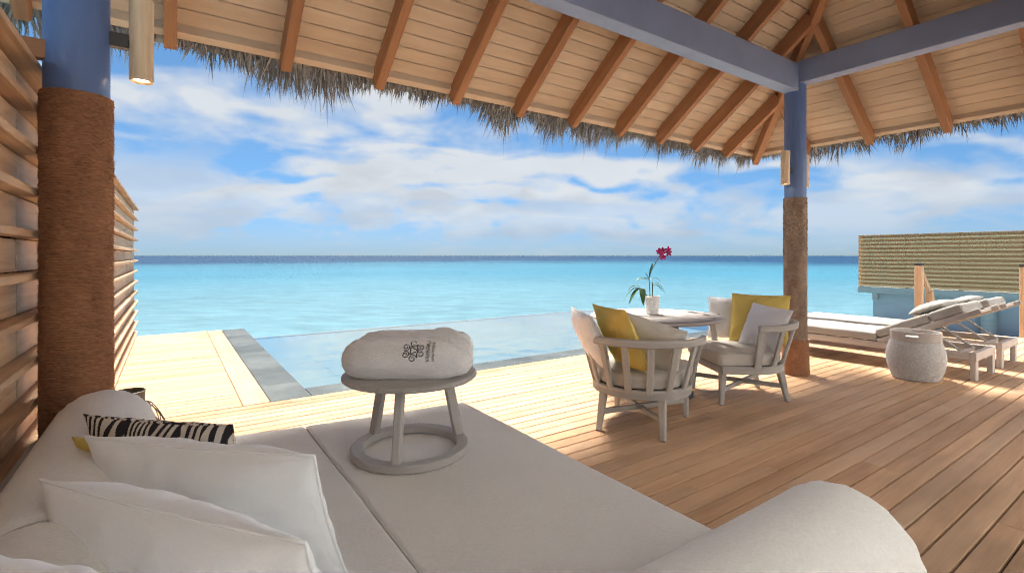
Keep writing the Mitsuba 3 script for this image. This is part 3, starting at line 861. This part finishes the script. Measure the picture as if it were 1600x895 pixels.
def towel(label, c, ang, L, r, seed, logo):
    t = thing('rolled_towel', label, 'towel', 'rolled towels on the stool')
    ax = V(math.cos(ang), math.sin(ang), 0)
    fwd = V(ax[1], -ax[0], 0)            # towards the camera side
    def surf(s, a, off=0.0):
        """s along the roll (-1..1), a: angle, 0 = towards the viewer, 90 = up"""
        s, a = np.asarray(s, float), np.asarray(a, float)
        q = np.stack([s * 2.2 + seed, np.cos(a) * 1.3, np.sin(a) * 1.3], -1)
        rr_ = r * np.clip(1 - np.abs(s) ** 6, 0, 1) ** .5 * (1 + .26 * (meshkit.fbm(q, 4, seed) - .5) + .05 * (meshkit.fbm(q * 5, 3, seed + 1) - .5))
        rr_ = rr_ * (1 - .05 * np.exp(-((s - .74) / .10) ** 2) * (np.sin(a) > -2))
        aw = (a + np.pi / 2) % (2 * np.pi) - np.pi / 2
        st_ = lambda e0, e1, x: np.clip((x - e0) / (e1 - e0), 0, 1) ** 2 * (3 - 2 * np.clip((x - e0) / (e1 - e0), 0, 1))
        rr_ = rr_ + r * .10 * st_(-.02, .05, s - .66 - .40 * (1.25 - aw) + .06 * np.sin(aw * 7)) * st_(-.3, .1, aw) * (aw < 2.6)     # turned-over end of the cloth
        rr_ = rr_ + r * .07 * st_(-.03, .03, aw - 1.02 - .16 * s - .05 * np.sin(s * 9)) * (s < .62)
        rr_ = rr_ + r * .035 * np.sin(s * 26 + 5 * np.sin(aw * 2 + s * 3)) * np.clip((np.abs(s) - .35) * 1.6, 0, 1) * np.clip(np.sin(aw) + .4, 0, 1)
        h = rr_ * np.cos(a) * 1.12 + off * np.cos(a)
        z = np.maximum(rr_ * .92 * np.sin(a), -r * .80) + off * np.sin(a)
        return np.asarray(c, float) + (s * L / 2)[..., None] * ax + h[..., None] * fwd + (z + r * .80)[..., None] * V(0, 0, 1)
    n, k = 120, 90
    sl = np.sin(np.linspace(-np.pi / 2, np.pi / 2, n))
    al = np.linspace(0, 2 * np.pi, k, endpoint=False)
    S, A = np.meshgrid(sl, al, indexing='ij')
    P = surf(S, A).reshape(-1, 3)
    P = P + unit(rng.normal(size=P.shape)) * .0007
    i, j = np.meshgrid(np.arange(n - 1), np.arange(k), indexing='ij')
    p0, p1, p2, p3 = i * k + j, (i + 1) * k + j, (i + 1) * k + (j + 1) % k, i * k + (j + 1) % k
    f = np.vstack([np.stack([p0, p1, p2], -1).reshape(-1, 3), np.stack([p0, p2, p3], -1).reshape(-1, 3)])
    put('cloth', G().add(P, f), 'towel_fabric', t, smooth=True)
    # outer turn of the cloth, ending in a hem across the top
    s2 = np.linspace(-.93, .93, 90)
    a2 = np.radians(np.linspace(42, 150, 24)) if not logo else np.radians(np.linspace(118, 195, 24))
    S, A = np.meshgrid(s2, a2, indexing='ij')
    lo = surf(S, A + .10 * (meshkit.noise(np.stack([S * 4, A, A * 0], -1), seed) - .5), .003 + .003 * meshkit.noise(np.stack([S * 9, A * 3, A * 0], -1), seed))
    i, j = np.meshgrid(np.arange(89), np.arange(23), indexing='ij')
    q0 = i * 24 + j
    f = np.vstack([np.stack([q0, q0 + 24, q0 + 25], -1).reshape(-1, 3), np.stack([q0, q0 + 25, q0 + 1], -1).reshape(-1, 3)])
    put('fold', G().add(lo.reshape(-1, 3), f), 'towel_fabric', t, smooth=True)
    put('hem', tube(lo[:, 0], .005, 8), 'towel_fabric', t, smooth=True)
    # emblem: a triangle of six curls with two lines of lettering that read upwards
    half = L / 2
    def at(x, y):   # x metres along the roll, y metres up round it -> surface
        return surf(np.clip(np.asarray(x) / half, -.95, .95), np.asarray(y) / r, .0012)
    x0, y0, R = (.035, .060, .034) if logo else (.10, .150, .034)
    em = G()
    def stroke(pts, w):
        pts = np.asarray(pts, float)
        tn = unit(np.gradient(pts, axis=0))
        nn = np.stack([-tn[:, 1], tn[:, 0]], 1)
        a_, b_ = pts + nn * w / 2, pts - nn * w / 2
        vv = np.stack([at(x0 + a_[:, 0], y0 + a_[:, 1]), at(x0 + b_[:, 0], y0 + b_[:, 1])], 1).reshape(-1, 3)
        i_ = np.arange(len(pts) - 1) * 2
        em.add(vv, np.vstack([np.stack([i_, i_ + 1, i_ + 3], 1), np.stack([i_, i_ + 3, i_ + 2], 1)]))
    for q in range(3):
        b0 = math.radians(90 + 120 * q + 30)
        p0 = V(math.cos(b0), math.sin(b0)) * R * .62
        p1 = V(math.cos(b0 + 2 * math.pi / 3), math.sin(b0 + 2 * math.pi / 3)) * R * .62
        stroke(p0 + (p1 - p0) * np.linspace(0, 1, 14)[:, None], .0046)
        for sg in (1, -1):   # two opposite curls leave each corner
            pc = V(math.cos(b0 + sg * .52), math.sin(b0 + sg * .52)) * R * 1.02
            th_ = np.linspace(0, 3.6 * math.pi / 1.25, 46)
            ra = .0165 * (1 - th_ / th_[-1] * .80)
            ph0 = b0 + math.pi - sg * .9
            sp = pc + np.stack([np.cos(ph0 + sg * th_), np.sin(ph0 + sg * th_)], 1) * ra[:, None]
            stroke(sp, .0042)
    for txt, dx, hgt, bold in (('VAKKARU', .066, .0150, True), ('MALDIVES', .084, .0090, True)):
        m = meshkit.text_mesh(txt, hgt, .0006, bold)
        mv = np.array(m.vertices)
        mv[:, 0] -= mv[:, 0].mean()
        fit = (.094 if txt == 'VAKKARU' else .085) / np.ptp(mv[:, 0])
        mv[:, 0] *= fit
        w = at(x0 + dx - mv[:, 1], y0 - .002 + mv[:, 0])
        em.add(w, np.array(m.faces))
    put('emblem', em, 'embroidery', t)


rt = V(.8235, -.5673)
ang = math.atan2(rt[1], rt[0])
towel('front rolled grey-white towel with a dark spiral emblem and lettering', (.815, 1.945, .798), ang + .02, .54, .089, 3, True)
towel('rolled grey-white towel at the back of the stool behind the lettered one', (.925, 2.125, .798), ang + .02, .53, .088, 8, False)

# ------------------------------------------------------------------ round slatted armchairs
def ring_path(r0, front_x, front_y, k=40):
    a = np.radians(np.linspace(90, 270, k))
    back = np.stack([r0 * 1.0 * np.cos(a), r0 * np.sin(a)], 1)
    return np.vstack([[front_x, front_y], back, [front_x, -front_y]])


def outline_slab(out, layers):
    """stack of inset copies of an outline: (inset metres, z)"""
    o = np.asarray(out, float)
    rad = np.linalg.norm(o, axis=1, keepdims=True)
    k = len(o)
    v = [np.column_stack([o * (1 - i / rad), np.full(k, z)]) for i, z in layers]
    v = np.vstack(v)
    n = len(layers)
    i, j = np.meshgrid(np.arange(n - 1), np.arange(k), indexing='ij')
    a, b, c, d = i * k + j, i * k + (j + 1) % k, (i + 1) * k + (j + 1) % k, (i + 1) * k + j
    f = np.vstack([np.stack([a, b, c], -1).reshape(-1, 3), np.stack([a, c, d], -1).reshape(-1, 3)])
    caps = [[0 + 0, q + 1, q] for q in range(1, k - 1)]
    base = (n - 1) * k
    caps += [[base, base + q, base + q + 1] for q in range(1, k - 1)]
    return G().add(v, np.vstack([f, caps]))


def densify(p, step=.02, closed=True):
    p = np.asarray(p, float)
    q = np.vstack([p, p[:1]]) if closed else p
    s = np.concatenate([[0], np.cumsum(np.linalg.norm(np.diff(q, axis=0), axis=1))])
    n = int(s[-1] / step)
    t = np.linspace(0, s[-1], n, endpoint=not closed)
    return np.column_stack([np.interp(t, s, q[:, i]) for i in range(2)])


def armchair(cx, cy, yaw, label):
    t = thing('armchair', label, 'armchair', 'round slatted armchairs at the table')
    c, s = math.cos(math.radians(yaw)), math.sin(math.radians(yaw))
    def W(v):
        v = np.atleast_2d(v)
        return np.column_stack([cx + v[:, 0] * c - v[:, 1] * s, cy + v[:, 0] * s + v[:, 1] * c, v[:, 2]])
    def w1(*p):
        return W(V(*p))[0]
    def ell(a, ra, rb):
        return V(-ra * math.cos(a), rb * math.sin(a))
    out = Polygon(ring_path(.375, .34, .325)).buffer(-.004)
    out = np.array(out.exterior.coords)[:-1]
    dz = densify(np.vstack([ring_path(.357, .322, .31)]), .02, False)
    put('seat_frame', sweep(W(np.column_stack([dz, np.full(len(dz), .308)])), rect(.036, .066)), 'weathered_teak', t, smooth=True)
    put('front_rail', bar(w1(.318, -.29, .305), w1(.318, .29, .305), .036, .06), 'weathered_teak', t)
    put('seat_panel', outline_slab(densify(ring_path(.338, .30, .30)), [(.0, .30), (.0, .335)]).map(W), 'shadow_wood', t)
    cu = densify(ring_path(.345, .355, .335), .015)
    pol = Polygon(cu).buffer(-.05).buffer(.05)
    cu = densify(np.array(pol.exterior.coords)[:-1], .015)
    lay = [(.018, .342), (.004, .350), (0, .362), (-.003, .395), (0, .428), (.006, .444), (.022, .454), (.07, .460), (.15, .464), (.25, .465), (.32, .466)]
    put('seat_cushion', outline_slab(cu, lay).map(W), 'cushion_fabric', t, smooth=40)
    # top rail, sweeping round the back and falling slightly to the arms
    a = np.linspace(-math.radians(98), math.radians(98), 70)
    rim = np.array([[*ell(q, .475, .455), .690 - .012 * abs(q / a[-1]) ** 2 + .0] for q in a])
    put('top_rail', sweep(W(rim), rect(.042, .056, .008)), 'weathered_teak', t, smooth=True)
    for d in (-95, -70, -46, -23, 0, 23, 46, 70, 95):
        q = math.radians(d)
        p0, p1 = ell(q, .362, .358), ell(q, .470, .452)
        wdt = .060 if abs(d) == 95 else .048
        rad = np.append(unit(ell(q, 1, 1)), 0)
        rad = V(rad[0] * c - rad[1] * s, rad[0] * s + rad[1] * c, 0)
        put('back_slat', bar(w1(*p0, .315), w1(*p1, .668), wdt, .024, up=rad, ch=.004), 'weathered_teak', t)
    feet = [(-.325, .235), (-.325, -.235), (.315, -.285), (.315, .285)]
    tops = [(-.265, .215), (-.265, -.215), (.300, -.275), (.300, .275)]
    for (fx, fy), (tx, ty) in zip(feet, tops):
        ux, uy = (c, s)
        put('leg', sweep([w1(fx, fy, .004), w1(tx, ty, .278)], rect(.042, .042, .006), (ux, uy, 0), scale=[.92, 1.35]), 'weathered_teak', t)
        put('foot', bar(w1(fx, fy, .0), w1(fx, fy, .005), .03, .03, (ux, uy, 0)), 'dark_metal', t)
    def lerp(i, z):
        k = (z - .004) / .274
        return w1(feet[i][0] + (tops[i][0] - feet[i][0]) * k, feet[i][1] + (tops[i][1] - feet[i][1]) * k, z)
    put('stretcher', bar(lerp(0, .135), lerp(2, .135), .030, .038), 'weathered_teak', t)
    put('stretcher', bar(lerp(1, .128), lerp(3, .128), .029, .036), 'weathered_teak', t)
    return t


armchair(3.03, 2.62, 27, 'round weathered teak armchair seen from behind, nearest the daybed')
armchair(4.38, 2.62, 150, 'round weathered teak armchair facing left in front of the far blue column')

GP = 'pillows on the armchairs'
pillow('pale grey pillow at the left of the near armchair, behind its mustard one', 'cool_white_fabric', (2.67, 2.81, .665), -28, 24, .46, .46, .15, 11, 4, GP, .003)
pillow('mustard pillow standing high in the near armchair', 'mustard_fabric', (2.755, 2.585, .695), -16, 24, .48, .50, .15, 12, 0, GP, .003)
pillow('beige pillow at the right of the near armchair, in front of its mustard one', 'stone_fabric', (2.93, 2.44, .645), 20, 28, .46, .44, .17, 13, 17, GP, .003)
pillow('pale grey pillow at the left of the far armchair, beside its mustard one', 'cool_white_fabric', (4.72, 2.925, .665), 212, 10, .40, .42, .13, 14, 0, GP, .003)
pillow('mustard pillow standing at the back of the far armchair', 'mustard_fabric', (4.70, 2.60, .69), 198, 14, .52, .48, .14, 15, 0, GP, .003)
pillow('white pillow leaning in front of the mustard one in the far armchair', 'cool_white_fabric', (4.50, 2.44, .64), 165, 22, .46, .42, .14, 16, -4, GP, .003)

# ------------------------------------------------------------------ table with the orchid
TX, TY, TR = 3.83, 3.13, .62
tb = thing('round_table', 'round slatted teak table with a dark pedestal between the armchairs', 'table')
g = lathe([(TR - .085, .706), (TR - .05, .700), (TR - .012, .712), (TR, .722), (TR - .003, .730), (TR - .012, .733), (TR - .085, .733), (TR - .085, .706)], 96, (TX, TY, 0))
v, f, uv = g.get()
put('rim', G().add(v, f, np.stack([uv[:, 0] * 3.8, uv[:, 1] + 10 * 12], 1)), 'white_teak', tb, smooth=True)
da = math.radians(68)
for i in range(-6, 7):
    off = i * .082
    if abs(off) + .04 > TR - .087:
        continue
    L = math.sqrt((TR - .086) ** 2 - (abs(off) + .039) ** 2)
    o = V(TX - math.sin(da) * off, TY + math.cos(da) * off, .7195)
    dd = V(math.cos(da), math.sin(da), 0) * L
    put('slat', bar(o - dd, o + dd, .0765, .026, ch=.003), 'white_teak', tb)
put('support', lathe([(.45, .690), (.50, .690), (.50, .704), (.45, .704)], 48, (TX, TY, 0)), 'dark_base', tb)
put('pedestal', sweep([(TX, TY, .0), (TX, TY, .70)], circ(.20, 4) , (math.cos(.5), math.sin(.5), 0), scale=[1.25, 1.02]), 'dark_base', tb)
put('foot_plate', sweep([(TX, TY, .0), (TX, TY, .02)], circ(.34, 36), (1, 0, 0)), 'dark_base', tb)

OX, OY, OZ = 3.86, 3.20, .734
oc = thing('potted_orchid', 'magenta orchid in a white ribbed pot on the round table', 'plant')
prof = [(.0005, 0), (.056, 0)]
for i in range(41):
    z = .004 + .166 * i / 40
    prof.append((.060 + .013 * (z / .17) + .0016 * math.sin(z * 2 * math.pi / .026), z))
prof += [(.070, .175), (.066, .172), (.064, .15), (.0005, .148)]
put('pot', lathe(prof, 48, (OX, OY, OZ)), 'ceramic', oc, smooth=True)
put('soil', lathe([(.0005, .155), (.0645, .153)], 24, (OX, OY, OZ)), 'shadow_wood', oc)
RT, FW = V(.8235, -.5673, 0), V(.5673, .8235, 0)


def leaf(base, d, L, w, droop, key=oc, m='plant_green', name='leaf'):
    d = unit(d)
    sd = unit(np.cross(d, V(0, 0, 1)))
    n = 10
    vs = []
    for i in range(n + 1):
        t = i / n
        p = base + d * L * t + V(0, 0, -droop * L * t * t)
        ww = w * (math.sin(math.pi * min(t * .93 + .06, 1)) ** .8)
        vs += [p - sd * ww + V(0, 0, ww * .35), p, p + sd * ww + V(0, 0, ww * .35)]
    f = []
    for i in range(n):
        b = i * 3
        for q in (0, 1):
            f += [[b + q, b + q + 1, b + q + 4], [b + q, b + q + 4, b + q + 3]]
    put(name, G().add(vs, f), m, key, smooth=True)


o = V(OX, OY, OZ + .15)
stem = [o + RT * a + V(0, 0, b) for a, b in ((-.02, 0), (-.025, .10), (-.03, .20), (-.01, .27), (.04, .36), (.085, .43), (.115, .455), (.15, .46))]
put('stem', tube(stem, .0042, 6), 'plant_stem', oc, smooth=True)
st2 = [o + RT * a + V(0, 0, b) for a, b in ((.0, 0), (.004, .08), (.002, .16))]
put('stem', tube(st2, .005, 6), 'plant_stem', oc, smooth=True)
st3 = [o + RT * a + V(0, 0, b) for a, b in ((-.03, 0), (-.07, .05), (-.12, .10))]
put('stem', tube(st3, .006, 6), 'plant_stem', oc, smooth=True)
for (bx, bz, dx, df, dz, L, w, dr_) in ((-.11, .10, -.4, -.2, -.05, .15, .020, .9), (-.12, .10, -1, .1, .2, .16, .017, 1.0), (-.12, .11, -.6, .4, .5, .15, .017, .9), (-.10, .10, -.1, -.6, .0, .14, .022, 1.1), (-.03, .17, -1, .1, .9, .16, .013, .8),
                                        (-.03, .19, -.8, -.2, .35, .16, .013, .5), (-.03, .20, .25, .1, 1, .17, .013, .1), (-.02, .18, .9, .2, .8, .15, .009, .8), (.0, .14, 1, 0, .7, .16, .012, 1.2), (-.03, .18, -.35, .2, 1, .12, .011, .3), (.0, .12, .6, -.4, .5, .13, .011, 1.0)):
    leaf(o + RT * bx + V(0, 0, bz), RT * dx + FW * df + V(0, 0, dz), L, w * 1.35, dr_)
rr = np.random.default_rng(5)
for (a, b, df) in ((.085, .435, -.02), (.105, .465, .01), (.150, .475, -.01), (.098, .405, -.02), (.158, .445, .0), (.075, .46, .01)):
    p = o + RT * a + FW * df + V(0, 0, b)
    fl = put('flower', G().add(*trimesh_ico) if False else lathe([(.0003, -.006), (.006, -.002), (.0055, .004), (.0003, .007)], 8, p), 'orchid_pink', oc, smooth=True)
    ax = unit(-FW + RT * rr.normal(0, .4) + V(0, 0, rr.normal(0, .3)))
    e1 = unit(np.cross(ax, V(0, 0, 1)))
    e2 = np.cross(e1, ax)
    for q in range(5):
        an = 2 * math.pi * q / 5 + rr.uniform(0, .5)
        dd = e1 * math.cos(an) + e2 * math.sin(an)
        sd = np.cross(dd, ax)
        vs = [p, p + dd * .014 + sd * .012 + ax * .004, p + dd * .032 + sd * .008, p + dd * .037 - ax * .003, p + dd * .032 - sd * .008, p + dd * .014 - sd * .012 + ax * .004]
        put('petal', G().add(vs, [[0, 1, 2], [0, 2, 3], [0, 3, 4], [0, 4, 5]]), 'orchid_pink', fl, smooth=True)

# ------------------------------------------------------------------ sun loungers
def lounger(X, label):
    t = thing('sun_lounger', label, 'sun lounger', 'sun loungers at the right of the deck')
    x0, x1, ya, yb = X, X + .74, 1.50, 3.85
    for x in (x0, x1 - .045):
        put('side_rail', block(x, x + .045, ya + .052, yb, .215, .290, 'y', .005), 'white_teak', t)
    put('end_rail', block(x0, x1, ya, ya + .05, .205, .294, 'x', .005), 'white_teak', t)
    put('end_rail', block(x0 + .046, x1 - .046, yb - .05, yb - .004, .215, .286, 'x', .005), 'white_teak', t)
    put('cross_rail', block(x0 + .046, x1 - .046, 2.34, 2.39, .222, .280, 'x', .005), 'white_teak', t)
    put('cross_rail', block(x0 + .046, x1 - .046, 1.66, 1.70, .222, .262, 'x', .005), 'white_teak', t)
    for x in (x0 + .003, x1 - .103):
        put('leg', block(x, x + .10, ya + .003, ya + .052, .0, .204, 'z', .005), 'white_teak', t)
        put('leg', block(x, x + .10, yb - .055, yb - .006, .0, .214, 'z', .005), 'white_teak', t)
    for i in range(9):
        y = 2.45 + i * .15
        put('slat', block(x0 + .047, x1 - .047, y, y + .07, .262, .284, 'x', .003), 'white_teak', t)
    g = rbox(.74, 1.47, .10, .026, 14)
    put('mattress', g.map(lambda v: v + V((x0 + x1) / 2, 3.115, .345) + np.column_stack([0 * v[:, 0], 0 * v[:, 0], .012 * (meshkit.fbm(v * 5 + X, 3) - .5)])), 'lounger_fabric', t, smooth=40)
    # raised back: hinge (y 2.38, z .285), top about (1.62, .70)
    h0, h1 = V(0, 2.37, .296), V(0, 1.56, .690)
    d = unit(h1 - h0)
    nrm = V(0, -d[2], d[1]) * -1
    nrm = nrm if nrm[2] > 0 else -nrm
    L = np.linalg.norm(h1 - h0)
    for x in (x0 + .022, x1 - .022):
        put('back_rail', bar(V(x, 0, 0) + h0, V(x, 0, 0) + h1 + d * .10, .044, .055, up=nrm, ch=.005), 'white_teak', t)
    for k in (.06, .3, .55, .8, 1.0):
        p = h0 + d * L * k
        put('back_slat', bar(p + V(x0 + .046, 0, 0), p + V(x1 - .046, 0, 0), .08, .024, up=nrm), 'white_teak', t)
    for x in (x0 + .16, x1 - .16):
        p = h0 + d * L * .52 - nrm * .03
        put('strut', bar(p + V(x, 0, 0), V(x, 1.66, .275), .022, .034, up=(1, 0, 0)), 'weathered_teak', t)
    def place(off, up):
        def fn(v):
            b = h0 + d * off + nrm * up
            return V((x0 + x1) / 2, 0, 0) + b + v[:, :1] * V(1, 0, 0) + v[:, 1:2] * d + v[:, 2:] * nrm
        return fn
    for a0, a1 in ((.02, .57), (.575, .88)):
        g = rbox(.74, a1 - a0, .10, .028, 12)
        put('back_cushion', g.map(lambda v: v + np.column_stack([0 * v[:, 0], 0 * v[:, 0], .012 * (meshkit.fbm(v * 6 + X, 3) - .5)])).map(place((a0 + a1) / 2, .082)), 'lounger_fabric', t, smooth=40)
    g, _ = pillow_mesh(.60, .34, .13, int(X * 10), .04)
    put('head_cushion', g.map(place(.56, .185)), 'lounger_fabric', t, smooth=True)


lounger(6.86, 'nearer of the two white framed sun loungers, right behind the rope basket')
lounger(7.88, 'farther of the two white framed sun loungers, nearest the deck edge')

# ------------------------------------------------------------------ rope basket
bx, by = 6.53, 1.91
bk = thing('rope_basket', 'round grey rope-coil side table with a tray lid before the sun loungers', 'side table')
prof = [(.0005, .001), (.185, .001)]
n = 22
for i in range(n * 5 + 1):
    q = i / (n * 5)
    z = .004 + .402 * q
    rb = .188 + .062 * math.sin(math.pi * min(1, q * .86 + .10)) ** .9 - .0 * q
    rb = .19 + .064 * math.sin(math.pi * (q * .82 + .04)) - .004 * q
    prof.append((rb + .0042 * abs(math.sin(math.pi * i / 5)), z))
g = lathe(prof, 90, (bx, by, 0))
v, f, uv = g.get()
a = np.arctan2(v[:, 1] - by, v[:, 0] - bx)
d = .004 * (meshkit.fbm(np.column_stack([np.cos(a) * 14, np.sin(a) * 14, v[:, 2] * 30]), 3, 4) - .5)
v[:, 0] += d * np.cos(a)
v[:, 1] += d * np.sin(a)
put('body', G().add(v, f, uv), 'grey_rope', bk, smooth=True)
cyl = m3.Manifold.cylinder(.092, .218, .218, 64).translate([0, 0, .408]) - m3.Manifold.cylinder(.08, .200, .200, 64).translate([0, 0, .43])
vd = math.atan2(-by, -bx)
for q in (vd - .15, vd - .15 + math.pi):
    slot = m3.Manifold.cube([.09, .11, .024], True).rotate([0, 0, math.degrees(q)]).translate([.21 * math.cos(q), .21 * math.sin(q), .470])
    cyl = cyl - slot
lid = cyl.translate([bx, by, 0])
put('tray', lid, 'white_teak', bk, smooth=30)

# ------------------------------------------------------------------ wire lantern beyond the daybed
lx, ly = -.19, 3.42
ln = thing('wire_lantern', 'dark wire lantern on the deck behind the far left bolster', 'lantern')
put('pot', lathe([(.0005, .10), (.068, .10), (.073, .12), (.076, .545), (.078, .560), (.075, .562), (.071, .55), (.069, .13), (.0005, .125)], 40, (lx, ly, 0)), 'bronze_metal', ln, smooth=40)
def cage_r(z):
    return .085 + .105 * math.sin(math.pi * min(max((z - .0) / .50, 0), 1)) ** .8
for sg in (1, -1):
    for q in range(14):
        pts = []
        for i in range(26):
            z = .006 + .47 * i / 25
            a = 2 * math.pi * q / 14 + sg * z * 3.4
            pts.append((lx + cage_r(z) * math.cos(a), ly + cage_r(z) * math.sin(a), z))
        put('wire', tube(pts, .0022, 5), 'dark_metal', ln, smooth=True)
a = np.linspace(0, 2 * np.pi, 40, endpoint=False)
for z in (.005, .476):
    R = cage_r(z)
    put('hoop', tube(np.column_stack([lx + R * np.cos(a), ly + R * np.sin(a), 0 * a + z]), .004, 6, closed=True), 'dark_metal', ln, smooth=True)

# pieces alike need no label; drop any empty one
labels = {k: x for k, x in labels.items() if x}
